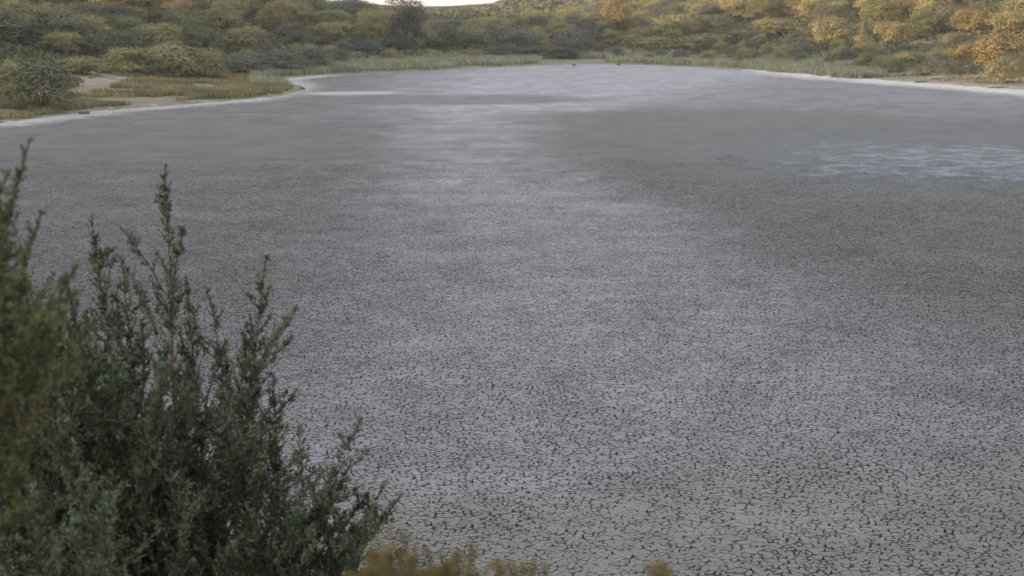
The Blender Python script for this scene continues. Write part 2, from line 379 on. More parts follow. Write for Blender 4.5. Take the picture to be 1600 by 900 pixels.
vo = nd(n, 'ShaderNodeTexVoronoi', feature='DISTANCE_TO_EDGE'); vo.inputs['Scale'].default_value = 6.2; n.links.new(gm.outputs['Position'], vo.inputs['Vector'])
ck = mth(n, 'MULTIPLY', mth(n, 'MULTIPLY', ramp(n, vo.outputs['Distance'], 0.03, 0.13, 1, 0), ramp(n, noise(n, 7, 3), 0.35, 0.65)), attr(n, 'crk'))
col = mixc(n, ck, col, (0.045, 0.042, 0.042))
stk = ramp(n, noise(n, 0.2, 9, 0.72, None, 0.4), 0.33, 0.67, 0.74, 1.16)
mul = nd(n, 'ShaderNodeMix', data_type='RGBA', blend_type='MULTIPLY'); mul.inputs[0].default_value = 1
stk = mth(n, 'MULTIPLY', stk, ramp(n, noise(n, 0.6, 5, 0.7), 0.33, 0.67, 0.82, 1.18)); n.links.new(attr(n, 'streak'), mul.inputs[0]); n.links.new(col, mul.inputs[6]); n.links.new(stk, mul.inputs[7]); col = mul.outputs[2]
sky_sheen = ramp(n, mth(n, 'ADD', attr(n, 'pool'), mth(n, 'MULTIPLY', mth(n, 'SUBTRACT', noise(n, 0.7, 7, 0.7), 0.5), 2.4)), 0.88, 1.5)
sky_sheen = mth(n, 'MULTIPLY', sky_sheen, ramp(n, attr(n, 'pool'), 0.02, 0.2))
n.links.new(mixc(n, sky_sheen, col, (0.125, 0.138, 0.168)), p.inputs['Base Color'])  # bluish sky reflection of the shallow water put into the base colour
rgh = mth(n, 'SUBTRACT', 0.92, mth(n, 'MULTIPLY', fw, 0.25))
rgh = mth(n, 'SUBTRACT', rgh, mth(n, 'MULTIPLY', sky_sheen, 0.2))
n.links.new(rgh, p.inputs['Roughness'])
n.links.new(ramp(n, sky_sheen, 0, 1, 0.25, 0.3), p.inputs['Specular IOR Level'])
b = nd(n, 'ShaderNodeBump', Distance=0.02)
n.links.new(ramp(n, sky_sheen, 0, 1, 0.6, 0.05), b.inputs['Strength'])
n.links.new(noise(n, 9, 6, 0.65), b.inputs['Height']); n.links.new(b.outputs[0], p.inputs['Normal'])
n.links.new(p.outputs[0], out.inputs[0])
m2 = plain_mat('damp_mud_under_plates', (0.03, 0.028, 0.028), (0.05, 0.046, 0.045), 3)
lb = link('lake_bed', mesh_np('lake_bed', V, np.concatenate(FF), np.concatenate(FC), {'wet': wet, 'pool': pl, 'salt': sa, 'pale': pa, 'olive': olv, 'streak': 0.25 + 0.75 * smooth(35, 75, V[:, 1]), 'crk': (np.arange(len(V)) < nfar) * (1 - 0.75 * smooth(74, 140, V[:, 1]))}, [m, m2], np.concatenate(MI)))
tag(lb, kind='structure')

# ------------------------------------------------------------------ plants seen from afar
def frame_of(d):
    d = d / (np.linalg.norm(d, axis=1, keepdims=True) + 1e-9)
    h = np.where(np.abs(d[:, 2:3]) < 0.9, np.array([[0, 0, 1.0]]), np.array([[1.0, 0, 0]]))
    a = np.cross(d, h); a /= np.linalg.norm(a, axis=1, keepdims=True); b = np.cross(d, a)
    return d, a, b
def leaf_cards(pos, nrm, size, rg, asp=0.62):
    """small kite-shaped leaf clumps facing roughly along nrm"""
    nrm, a, b = frame_of(nrm); th = rg.random(len(pos)) * 2 * math.pi
    u = a * np.cos(th)[:, None] + b * np.sin(th)[:, None]; v = np.cross(nrm, u)
    s = size[:, None]
    q = np.stack([pos - u * s, pos + v * s * asp - u * s * 0.1 + nrm * s * 0.15, pos + u * s, pos - v * s * asp + u * s * 0.2], 1).reshape(-1, 3)
    f = np.arange(len(q)).reshape(-1, 4)
    return q, f
def rand_dir(k, rg):
    d = rg.normal(size=(k, 3)); return d / np.linalg.norm(d, axis=1, keepdims=True)
def crown_leaves(lobes, nleaf, size, rg, jitter=0.4, flat=0.0):
    lobes = np.array(lobes, float); area = (lobes[:, 3] * lobes[:, 5]); w_ = area / area.sum()
    li = rg.choice(len(lobes), nleaf, p=w_)
    d = rand_dir(nleaf, rg); d[:, 2] = np.where(d[:, 2] < -0.25, -d[:, 2] * 0.8, d[:, 2])
    r = 0.72 + 0.36 * rg.random(nleaf) ** 0.7
    # small ragged bumps over every lobe
    bump = 1 + 0.16 * np.sin(d[:, 0] * 7 + li * 2.1) * np.sin(d[:, 1] * 6 + li) + 0.1 * np.sin(d[:, 2] * 9 + li)
    pos = lobes[li, :3] + d * np.stack([lobes[li, 3], lobes[li, 4], lobes[li, 5]], -1) * (r * bump)[:, None]
    dome = pos - np.array([0, 0, 0.15]); dome /= np.linalg.norm(dome, axis=1, keepdims=True) + 1e-6
    nrm = d * 0.6 + dome * 0.6 + rg.normal(size=d.shape) * jitter * 0.55; nrm[:, 2] += flat
    return leaf_cards(pos, nrm, size * (0.6 + 0.8 * rg.random(nleaf)), rg)
def tube(pts, rad, seg=6):
    pts = np.asarray(pts, float); k = len(pts); tang = np.gradient(pts, axis=0); _, a, b = frame_of(tang)
    th = np.arange(seg) * 2 * math.pi / seg
    ring = pts[:, None] + (a[:, None] * np.cos(th)[None, :, None] + b[:, None] * np.sin(th)[None, :, None]) * np.asarray(rad)[:, None, None]
    v = ring.reshape(-1, 3); i = np.arange(k - 1)[:, None] * seg; j = np.arange(seg)[None]; j2 = (j + 1) % seg
    f = np.stack([i + j, i + j2, i + seg + j2, i + seg + j], -1).reshape(-1, 4)
    return v, f
def merge(list_vf):
    o = 0; vs = []; fs = []
    for v, f in list_vf:
        vs.append(v); fs.append(f + o); o += len(v)
    return np.concatenate(vs), np.concatenate(fs)
def quad_mesh(name, v, f, material): return mesh_np(name, v, f.ravel(), np.full(len(f), f.shape[1]), None, [material])

def proto(shape, seed, leaves, size):
    """unit plant: height 1, crown about 1 across. Returns (trunk v,f), (crown v,f)"""
    rg = np.random.default_rng(seed); lobes = []
    if shape == 'umbrella':
        for k in range(9):
            a = k * 2.4 + rg.random(); r = 0.30 * math.sqrt((k + 0.3) / 9)
            s = 0.17 + 0.08 * rg.random()
            lobes.append((r * math.cos(a), r * math.sin(a), 0.74 - 0.85 * r * r - 0.08 * rg.random(), s, s, s * 0.85))
        lobes.append((0, 0, 0.55, 0.38, 0.38, 0.30))
        for k in range(6):
            a = k * 1.05 + rg.random(); lobes.append((0.22 * math.cos(a), 0.22 * math.sin(a), 0.20 + 0.08 * rg.random(), 0.16, 0.16, 0.2))
        for k in range(5):
            a = k * 1.26 + rg.random(); lobes.append((0.36 * math.cos(a), 0.36 * math.sin(a), 0.40 + 0.1 * rg.random(), 0.17, 0.17, 0.2))
        forks = 5
    elif shape == 'round':
        for k in range(11):
            a = k * 2.4 + rg.random(); zz = 0.25 + 0.58 * (k / 10) ; r = 0.34 * math.sqrt(max(0.05, 1 - ((zz - 0.45) / 0.5) ** 2))
            s = 0.18 + 0.07 * rg.random(); lobes.append((r * math.cos(a), r * math.sin(a), zz, s, s, s * 0.9))
        lobes.append((0, 0, 0.5, 0.36, 0.36, 0.38)); forks = 5
    elif shape == 'cone':
        for k in range(9):
            a = k * 2.4; zz = 0.15 + 0.7 * k / 8; r = 0.13 * (1 - 0.7 * k / 8); s = 0.24 - 0.15 * k / 8
            lobes.append((r * math.cos(a), r * math.sin(a), zz, s, s, s * 1.1))
        forks = 2
    else:                                       # bush: from the ground up, loose top
        for k in range(13):
            a = k * 2.4 + rg.random(); r = 0.38 * math.sqrt((k + 0.3) / 13); s = 0.15 + 0.09 * rg.random()
            lobes.append((r * math.cos(a), r * math.sin(a), 0.62 + 0.22 * rg.random() - 1.7 * r * r, s, s, s * 1.15))
        for k in range(7):
            a = k * 0.9 + rg.random(); lobes.append((0.36 * math.cos(a), 0.36 * math.sin(a), 0.22, 0.17, 0.17, 0.22))
        lobes.append((0, 0, 0.4, 0.36, 0.36, 0.36)); forks = 6
    c = crown_leaves(lobes, leaves, np.full(leaves, size), rg)
    # loose sprays that break the outline
    k = leaves // 6; d = rand_dir(k, rg); d[:, 2] = np.abs(d[:, 2]) * 0.9; li = rg.integers(0, len(lobes), k); lo = np.array(lobes)[li]
    p_ = lo[:, :3] + d * lo[:, 3:6] * (1.05 + 0.3 * rg.random((k, 1))); c2 = leaf_cards(p_, rand_dir(k, rg), np.full(k, size * 0.8), rg, 0.4)
    crown = merge([c, c2])
    tb = []
    if shape == 'bush':
        for k in range(forks):
            a = k * 2 * math.pi / forks; e_ = np.array([0.25 * math.cos(a), 0.25 * math.sin(a), 0.55])
            t = np.linspace(0, 1, 5)[:, None]; tb.append(tube(e_ * np.hstack([t ** 1.3, t ** 1.3, t]) + np.array([0, 0, -0.06]), np.linspace(0.02, 0.006, 5), 5))
    else:
        hgt = 0.52 if shape != 'cone' else 0.8
        t = np.linspace(0, 1, 7)[:, None]; lean = rg.normal(size=2) * 0.05
        mid = np.hstack([lean[0] * t ** 2, lean[1] * t ** 2, t * (hgt + 0.08) - 0.08]); tb.append(tube(mid, np.linspace(0.034, 0.018, 7), 7))
        for k in range(forks):
            a = k * 2 * math.pi / forks + rg.random(); st_ = mid[4 if shape != 'cone' else 2 + k]; e_ = st_ + np.array([0.27 * math.cos(a), 0.27 * math.sin(a), 0.26])
            tt = np.linspace(0, 1, 5)[:, None]; tb.append(tube(st_ + (e_ - st_) * np.hstack([tt, tt, tt ** 0.7]), np.linspace(0.016, 0.005, 5), 5))
    return merge(tb), crown

PROTO = {}
for shape, num, lv, sz in (('umbrella', 5, 6500, 0.017), ('round', 3, 6000, 0.018), ('cone', 1, 3000, 0.022), ('bush', 5, 4500, 0.021)):
    for k in range(num):
        PROTO[shape, k] = proto(shape, 100 + 17 * k + len(shape), lv, sz)
NUM = {'umbrella': 5, 'round': 3, 'cone': 1, 'bush': 5}
MESHES = {}
def get_mesh(shape, k, foliage, part):
    key = (shape, k, foliage, part)
    if key not in MESHES:
        (tv, tf), (cv, cf) = PROTO[shape, k]
        MESHES[key] = quad_mesh(f'{shape}_{part}', tv, tf, M['bark']) if part == 'trunk' else quad_mesh(f'{shape}_{part}', cv, cf, M[foliage])
    return MESHES[key]
prng = random.Random(5)
def plant(shape, foliage, x, y, z, width, height, label, group=None, name=None, cat=None):
    k = prng.randrange(NUM[shape])
    name = name or {'umbrella': 'pine_tree', 'round': 'pine_tree', 'cone': 'cypress_tree', 'bush': 'shrub'}[shape]
    cat = cat or ('shrub' if shape == 'bush' else 'tree')
    r = empty(name, (x, y, z - 0.05))
    r.rotation_euler.z = prng.random() * 6.283; r.scale = (width, width, height)
    tag(r, label, cat, group)
    link('trunk' if shape != 'bush' else 'stems', get_mesh(shape, k, 'x', 'trunk'), r)
    link('crown' if shape != 'bush' else 'foliage', get_mesh(shape, k, foliage, 'crown'), r)
    return r
placed = []
def hand(shape, foliage, px, py_top, Y, wpx, label, group=None, name=None, cat=None):
    x, y, zt = at_y(px, py_top, Y); z = float(terrain(np.array([x]), np.array([Y]))[0])
    width = wpx / F * Y; h = max(zt - z, 0.25 * width)
    placed.append((x, Y, width * 0.36))
    return plant(shape, foliage, x, Y, z, width * 0.98, h * 1.04, label, group, name, cat)

# -- shrubs and trees that stand out
hand('bush', 'dark', 60, 92, 115, 118, 'big dark rounded shrub at the water line, farthest left on the near shore')
hand('bush', 'olive', 14, 96, 122, 70, 'olive shrub half behind the big dark shrub at the left edge')
hand('bush', 'olive', 122, 88, 147, 92, 'rounded green shrub beside a bare sand patch, just behind the big dark shrub')
hand('bush', 'olive', 205, 72, 156, 95, 'tall feathery olive shrub above the bare sand of the left spit')
hand('bush', 'olive', 262, 66, 158, 120, 'widest feathery olive shrub behind the dry grass of the left spit')
hand('bush', 'olive', 318, 76, 160, 80, 'olive shrub with a rust brown foot at the inner end of the left spit')
hand('bush', 'dark', 243, 100, 154, 60, 'low dark shrub at the foot of the widest olive shrub')
hand('bush', 'grey', 378, 82, 178, 85, 'grey green shrub right of the olive shrubs on the left spit')
hand('bush', 'grey', 432, 78, 186, 90, 'grey green shrub above the tip of the dry grass spit')
hand('bush', 'grey', 488, 74, 192, 70, 'tallest grey green shrub where the pale reeds begin')
hand('umbrella', 'dark', 28, 28, 172, 85, 'dark blue green pine at the left edge above the big dark shrub', None)
hand('umbrella', 'pine', 96, 46, 170, 74, 'low dome shaped pine with dark flanks above the rounded green shrub')
hand('round', 'dark', 150, 52, 172, 48, 'narrow blackish pine squeezed beside the low dome shaped pine')
hand('umbrella', 'dark', 196, 38, 178, 62, 'bluish dark pine directly above the tall feathery olive shrub')
hand('umbrella', 'pine', 250, 30, 186, 90, 'broad flat topped pine above the widest feathery olive shrub')
hand('umbrella', 'dark', 318, 38, 190, 75, 'bluish dark pine right of the broad flat topped pine on the left slope')
hand('umbrella', 'pine', 385, 36, 200, 80, 'grey green domed pine above the grey shrubs of the left shore')
hand('round', 'dark', 455, 36, 212, 62, 'very dark bluish pine standing over the start of the reeds')
hand('umbrella', 'pine', 525, 28, 225, 85, 'broad brownish pine left of the tall black pine at the sky gap')
hand('umbrella', 'pine', 578, 6, 228, 58, 'pine with rounded top just left of the tall black pine at the sky gap')
hand('round', 'black', 632, -3, 222, 66, 'tall blackish round topped pine standing out against the bright sky')
hand('umbrella', 'rust', 280, -5, 212, 72, 'sunlit orange pine top on the left crest above the flat topped pine')
hand('umbrella', 'rust', 434, -5, 222, 60, 'sunlit orange pine top on the left crest midway to the sky gap')
hand('umbrella', 'rust', 20, -4, 205, 62, 'sunlit orange brown pine in the top left corner')
hand('umbrella', 'yellow', 110, 12, 200, 100, 'yellow green flat pine crown high on the left slope')
hand('umbrella', 'yellow', 200, 8, 206, 80, 'second yellow green flat pine crown high on the left slope, nearer the orange top')
hand('bush', 'dark', 628, 56, 232, 72, 'dark shrub at the foot of the tall black pine')
hand('bush', 'grey', 560, 66, 225, 80, 'grey brown shrub over the middle of the pale reeds')
hand('bush', 'olive', 732, 76, 228, 36, 'small round green shrub at the end of the pale reed bank')
hand('bush', 'dark', 776, 68, 234, 44, 'dark shrub beside the small round shrub at the far shore')
hand('bush', 'dark', 828, 74, 236, 70, 'dark low shrub on the far shore where the reeds stop')
hand('bush', 'dark', 880, 72, 236, 60, 'dark shrub over the muddy far shore, left of the tufts')
hand('bush', 'yellow', 858, 44, 262, 52, 'pale yellow green domed shrub behind the far shore')
hand('round', 'rust', 965, -5, 258, 46, 'rust brown sunlit tree standing alone above the centre of the far wood')
hand('umbrella', 'dark', 905, 22, 290, 44, 'dark green flat topped tree left of the lone rust brown tree')
hand('bush', 'olive', 1030, 56, 246, 85, 'broad olive shrub on the far shore below the lone rust brown tree')
hand('bush', 'olive', 1100, 58, 244, 90, 'broad olive shrub beyond the green reed belt of the far right shore')
hand('cone', 'dark', 1352, 16, 222, 26, 'narrow dark upright tree among the domed pines of the right slope')
hand('umbrella', 'pine', 1300, 22, 226, 78, 'domed pine just left of the narrow dark upright tree')
hand('umbrella', 'pine', 1395, 28, 216, 62, 'domed pine just right of the narrow dark upright tree')
hand('umbrella', 'yellow', 1455, 14, 222, 74, 'yellow topped domed pine two crowns right of the narrow upright tree')
hand('umbrella', 'rust', 1524, 8, 212, 72, 'large orange crowned pine near the right edge of the slope')
hand('umbrella', 'pine', 1580, 12, 206, 76, 'grey green pine right of the large orange crowned pine')
hand('umbrella', 'rust', 1418, -8, 240, 70, 'orange pine top on the right crest')
hand('bush', 'rust', 1566, 50, 172, 92, 'rusty orange shrub at the right edge over the sandy beach')
hand('bush', 'dark', 1590, 84, 165, 60, 'dark olive shrub in front of the rusty orange shrub at the right edge')
hand('bush', 'rust', 1508, 66, 182, 46, 'brownish orange shrub left of the rusty orange shrub')
hand('bush', 'yellow', 1362, 82, 186, 52, 'yellow green shrub on the right shore below the narrow upright tree')
hand('bush', 'olive', 1480, 74, 186, 64, 'olive shrub between the yellow green shrub and the brownish orange shrub')
hand('bush', 'olive', 1420, 78, 190, 60, 'rounded olive shrub behind the yellow green shrub of the right shore')
hand('umbrella', 'pine', 1210, 26, 246, 80, 'domed pine with dark underside in the front row of the right wood')
hand('umbrella', 'yellow', 1110, 24, 262, 80, 'yellowish domed pine at the left end of the right wood')

# -- the woods behind them
def top_limit(px):                              # how high a crown may reach without closing the gap of sky
    return np.interp(px, [-400, 575, 590, 660, 700, 780, 830, 1000, 1100, 2000], [-60, -30, 6, 9, 9, 4, -20, -40, -60, -60])
def fill(zone, pxr, Yr, spacing, hr, wr, shapes, foliages, label_fn, group, limit, dmin=8, dmax=1e9, seed=1, low=0, name=None, cat=None):
    rg = random.Random(seed); cnt_ = 0
    for _ in range(limit * 40):
        if cnt_ >= limit: break
        Y = rg.uniform(*Yr); px = rg.uniform(*pxr); x = (px - 800) / F * Y
        d = float(lake_d(np.array([x]), np.array([Y]))[0])
        if d < dmin or d > dmax: continue
        h = rg.uniform(*hr); wd = h * rg.uniform(*wr)
        if any((x - a) ** 2 + (Y - b_) ** 2 < (spacing * 0.6 + c_ * 0.8) ** 2 for a, b_, c_ in placed): continue
        z = float(terrain(np.array([x]), np.array([Y]))[0])
        zt = at_y(px, float(top_limit(px)) + (low if 590 < px < 830 else 0), Y)[2]
        if z + h > zt: h = zt - z
        if h < 1.0: continue
        placed.append((x, Y, spacing * 0.4)); cnt_ += 1
        fo = rg.choice(foliages); sh = rg.choice(shapes)
        ppx, ppy = px_of(x, Y, z + h)
        plant(sh, fo, x, Y, z, wd, h, label_fn(ppx, ppy, fo, Y), group, name, cat)
tone = {'pine': 'grey green', 'dark': 'dark green', 'olive': 'olive green', 'yellow': 'yellow green', 'grey': 'pale grey green', 'rust': 'rust brown'}
def lab_left(px, py, fo, Y):
    row = 'front rows' if Y < 215 else ('middle rows' if Y < 255 else 'top rows')
    part = 'near the left edge' if px < 180 else ('above the dry grass spit' if px < 400 else 'towards the sky gap')
    return f'{tone[fo]} pine in {row} of left wood, {part}'
def lab_right(px, py, fo, Y):
    row = 'front rows' if Y < 245 else ('middle rows' if Y < 290 else 'top rows')
    part = 'at its thin left end' if px < 1180 else ('left of narrow upright tree' if px < 1345 else 'right of narrow upright tree')
    return f'{tone[fo]} pine in {row} of right wood, {part}'
def lab_mid(px, py, fo, Y):
    part = 'under the bare sky' if px < 770 else ('left of lone rust tree' if px < 950 else 'right of lone rust tree')
    row = 'front' if Y < 275 else 'back'
    return f'{tone[fo]} bush at {row} of middle scrub, {part}'
def lab_shore(px, py, fo, Y):
    part = 'behind the far reeds' if px < 1150 else ('left of yellow green shrub' if px < 1340 else 'right of yellow green shrub')
    return f'low {tone[fo]} bush on right shore, {part}'
fill('shore', (930, 1660), (140, 250), 4.2, (1.3, 2.8), (1.2, 1.8), ['bush'], ['olive', 'olive', 'grey', 'dark'], lab_shore, 'low bushes along the right shore', 75, 7, 34, 3)
fill('left', (-70, 600), (150, 300), 5.0, (4.0, 5.6), (1.35, 1.9), ['umbrella', 'umbrella', 'round'], ['pine', 'pine', 'dark', 'yellow'], lab_left, 'pines of the left wood', 108, 26, 400, 4)
fill('mid', (575, 1120), (236, 345), 4.6, (2.6, 4.6), (1.2, 1.9), ['bush', 'round'], ['olive', 'grey', 'pine', 'dark'], lab_mid, 'bushes of the middle scrub', 150, 12, 400, 5, 22, 'shrub', 'shrub')
fill('right', (1010, 1700), (205, 330), 4.7, (3.8, 5.2), (1.25, 1.7), ['umbrella', 'umbrella', 'round'], ['pine', 'pine', 'dark', 'yellow'], lab_right, 'pines of the right wood', 160, 28, 400, 6)
fill('leftshore', (340, 620), (185, 240), 4.5, (1.5, 2.8), (1.2, 1.7), ['bush'], ['grey', 'olive', 'grey'],
     lambda px, py, fo, Y: f'low {tone[fo]} bush behind the pale reeds of the left far shore', 'low bushes behind the reeds', 24, 12, 30, 8)

# -- the far wood, one mass
rg = np.random.default_rng(21); vf = []
pts = []
for Y in np.arange(318, 900, 8.0):
    for x in np.arange(-0.40 * Y, 0.46 * Y, 8.0):
        if Y < 420 and x < -0.13 * Y: continue
        pts.append((x + rg.uniform(-3.5, 3.5), Y + rg.uniform(-3.5, 3.5)))
pts = np.array(pts); pz = terrain(pts[:, 0], pts[:, 1])
lowp = []
for k in range(4):
    r_ = np.random.default_rng(300 + k)
    lobes = [(0.25 * math.cos(a), 0.25 * math.sin(a), 0.55 + 0.15 * r_.random(), 0.26, 0.26, 0.24) for a in np.arange(5) * 1.26] + [(0, 0, 0.66, 0.3, 0.3, 0.28)]
    lowp.append(crown_leaves(lobes, 170, np.full(170, 0.085), r_))
for (x, Y), z in zip(pts, pz):
    h = rg.uniform(3.0, 5.4); px = 800 + F * x / Y
    zt = at_y(px, float(top_limit(px)), Y)[2]
    if z + h > zt: h = zt - z
    if h < 0.8: continue
    wd = rg.uniform(5.0, 7.5); a = rg.random() * 6.28; v, f = lowp[rg.integers(4)]
    vf.append((np.column_stack([(v[:, 0] * math.cos(a) - v[:, 1] * math.sin(a)) * wd + x, (v[:, 0] * math.sin(a) + v[:, 1] * math.cos(a)) * wd + Y, v[:, 2] * h + z]), f))
v, f = merge(vf)
M['farwood'] = leaf_mat('far_wood_leaves', (0.075, 0.078, 0.045), (0.13, 0.12, 0.065), (0.08, 0.08, 0.05), 0.2, 0.8, 0.0)
tag(link('far_wood', quad_mesh('far_wood', v, f, M['farwood'])), 'hazy far wood covering the low ridge below the sky', 'wood', kind='stuff')

# -- reeds, dry grass, ground cover
def blades(xy, z, h, wdt, rg, lean=0.25):
    k = len(xy); a = rg.random(k) * 6.283; side = np.stack([np.cos(a), np.sin(a), np.zeros(k)], -1) * wdt[:, None] * 0.5
    b_ = np.column_stack([xy, z - 0.03]); ln = np.column_stack([rg.normal(size=(k, 2)) * lean, np.ones(k)]); t = b_ + ln * h[:, None]; mid = b_ + ln * h[:, None] * 0.55 * np.array([0.8, 0.8, 1])
    v = np.stack([b_ - side, b_ + side, mid + side * 0.9, t, mid - side * 0.9], 1).reshape(-1, 3)
    return v, np.arange(k * 5).reshape(-1, 5)
def scatter(name, material, count, box, test, hf, wf, label, cat, seed, lean=0.25):
    rg = np.random.default_rng(seed)
    xy = np.stack([rg.uniform(box[0], box[1], count), rg.uniform(box[2], box[3], count)], -1)
    d = lake_d(xy[:, 0], xy[:, 1]); px = 800 + F * xy[:, 0] / xy[:, 1]
    k = test(xy[:, 0], xy[:, 1], d, px, rg); xy = xy[k]
    z = terrain(xy[:, 0], xy[:, 1]); h = hf(xy[:, 0], xy[:, 1], rg); wd = wf(len(xy), rg)
    v, f = blades(xy, z, h, wd, rg, lean)
    return tag(link(name, quad_mesh(name, v, f, M[material])), label, cat, kind='stuff')
scatter('reeds', 'reed', 260000, (-48, 48, 130, 246),
        lambda x, y, d, px, r: (d > 0.4 + 2 * N1(x, y, 6, 2)) & (d < 20 + 8 * (N2(x, y, 14, 2) - 0.5)) & (px > 395) & (px < 1180 + 320 * N2(x, y, 7, 2)) & (y > 150) & ~((px > 845) & (px < 945) & (d < 9)) & (r.random(len(x)) < 0.25 + 1.1 * N1(x, y, 4, 3)),
        lambda x, y, r: (0.35 + 0.75 * N2(x, y, 5, 3)) * (0.7 + 0.6 * r.random(len(x))), lambda k, r: 0.10 + 0.10 * r.random(k),
        'pale green reeds fringing the far shore of the dry lake', 'reeds', 31)
scatter('dry_grass', 'drygrass', 150000, (-52, -18, 100, 185),
        lambda x, y, d, px, r: (d > 0.2 + 1.6 * N1(x, y, 5, 2)) & (d < 20) & (px > -20) & (px < 475) & (N2(x, y, 4.5, 3) > np.where(px > 240, 0.36, 0.52)) & (r.random(len(x)) < 0.8),
        lambda x, y, r: (0.2 + 0.5 * N3(x, y, 5, 2)) * (0.6 + 0.7 * r.random(len(x))), lambda k, r: 0.07 + 0.08 * r.random(k),
        'dry straw coloured grass covering the low spit at the left shore', 'grass', 32, 0.4)
scatter('scrub_grass', 'reed', 120000, (28, 75, 118, 200),
        lambda x, y, d, px, r: (d > 3.2 + 4 * N1(x, y, 5, 2)) & (d < 22) & (px > 1150) & (px < 1660) & (N2(x, y, 4, 3) > np.where(px > 1520, 0.62, 0.46)),
        lambda x, y, r: (0.2 + 0.5 * N3(x, y, 5, 2)) * (0.6 + 0.7 * r.random(len(x))), lambda k, r: 0.08 + 0.08 * r.random(k),
        'grey green tufts of grass behind the white salt strip on the right shore', 'grass', 33, 0.4)

rg = np.random.default_rng(35); k = 420000
xy = np.stack([rg.uniform(-150, 160, k), rg.uniform(100, 345, k)], -1); d = lake_d(xy[:, 0], xy[:, 1]); px = 800 + F * xy[:, 0] / xy[:, 1]
kp = (px > -260) & (px < 1860) & (d > 11 + 5 * N1(xy[:, 0], xy[:, 1], 8, 2)) & (xy[:, 1] > 120) & (N3(xy[:, 0], xy[:, 1], 6, 3) > 0.2)
for sx, sy in list(spit[:2]) + [on_bed(1580, 128)]: kp &= np.hypot(xy[:, 0] - sx, xy[:, 1] - sy) > 6
xy = xy[kp]; z = terrain(xy[:, 0], xy[:, 1]) + rg.random(len(xy)) ** 1.3 * (0.3 + 2.6 * np.maximum(N2(xy[:, 0], xy[:, 1], 5, 3) - 0.3, 0))
v, f = leaf_cards(np.column_stack([xy, z]), rand_dir(len(xy), rg) + np.array([0, 0, 0.5]), 0.16 + 0.16 * rg.random(len(xy)), rg)
M['under'] = leaf_mat('undergrowth_leaves', (0.06, 0.066, 0.034), (0.105, 0.108, 0.05), (0.08, 0.075, 0.045), 0.2, 0.8, 0.0)
tag(link('undergrowth', quad_mesh('undergrowth', v, f, M['under'])), 'low tangled undergrowth between the trees on both slopes', 'undergrowth', kind='stuff')

# -- small things on the shore
def driftwood(px, py, length, rad, ang, label):
    x, y = on_bed(px, py, 0.25); z = max(float(terrain(np.array([x]), np.array([y]))[0]), 0.0)
    rgd = np.random.default_rng(int(px)); t = np.linspace(-0.5, 0.5, 8)
    pts = np.column_stack([t * length, 0.06 * length * np.sin(t * 4), rad * 0.8 + 0.04 * length * t ** 2]); rr = rad * (1.1 - 0.7 * np.abs(t + 0.15)) * (0.85 + 0.3 * rgd.random(8))
    br = np.array([[0.1 * length, 0, rad], [0.2 * length, 0.06 * length, rad + 0.1 * length], [0.26 * length, 0.1 * length, rad + 0.22 * length]])
    v, f = merge([tube(pts, rr, 7), tube(br, [rad * 0.5, rad * 0.35, rad * 0.15], 5)])
    o = link('driftwood', quad_mesh('driftwood', v, f, M['deadwood'])); o.location = (x, y, z); o.rotation_euler.z = ang
    return tag(o, label, 'driftwood', 'pieces of driftwood on the shore')
driftwood(131, 173, 0.9, 0.11, 0.2, 'small dark driftwood on the left shore line below the dry grass')
driftwood(1441, 128, 1.8, 0.09, 0.1, 'long dark branch lying on the white salt strip at right')
driftwood(1560, 137, 2.0, 0.06, -0.2, 'thin dark stick lying on the sand at the right edge')
for q_, (px, py, lb_) in enumerate([(897, 101.5, 'lone dark grass tuft on the far mud edge, left of the other'), (966, 100.5, 'lone dark grass tuft on the far mud edge, right of the other'),
                                    (472, 138, 'dark tuft at the very tip of the dry grass spit')]):
    rg = np.random.default_rng(60 + q_); k = 160; a = rg.random(k) * 6.28; r_ = 0.35 * np.sqrt(rg.random(k))
    v, f = blades(np.stack([r_ * np.cos(a), r_ * np.sin(a)], -1), np.zeros(k), (0.25 + 0.3 * rg.random(k)) * (1.2 - 2.4 * r_), np.full(k, 0.05), rg, 0.2)
    x, y = on_bed(px, py, 0.1); o = link('grass_tuft', quad_mesh('grass_tuft', v, f, M['dark'])); o.location = (x, y, max(0, float(terrain(np.array([x]), np.array([y]))[0]))); o.scale = (1.0, 1.0, 0.6)
    tag(o, lb_, 'tuft', 'dark tufts at the mud edge')

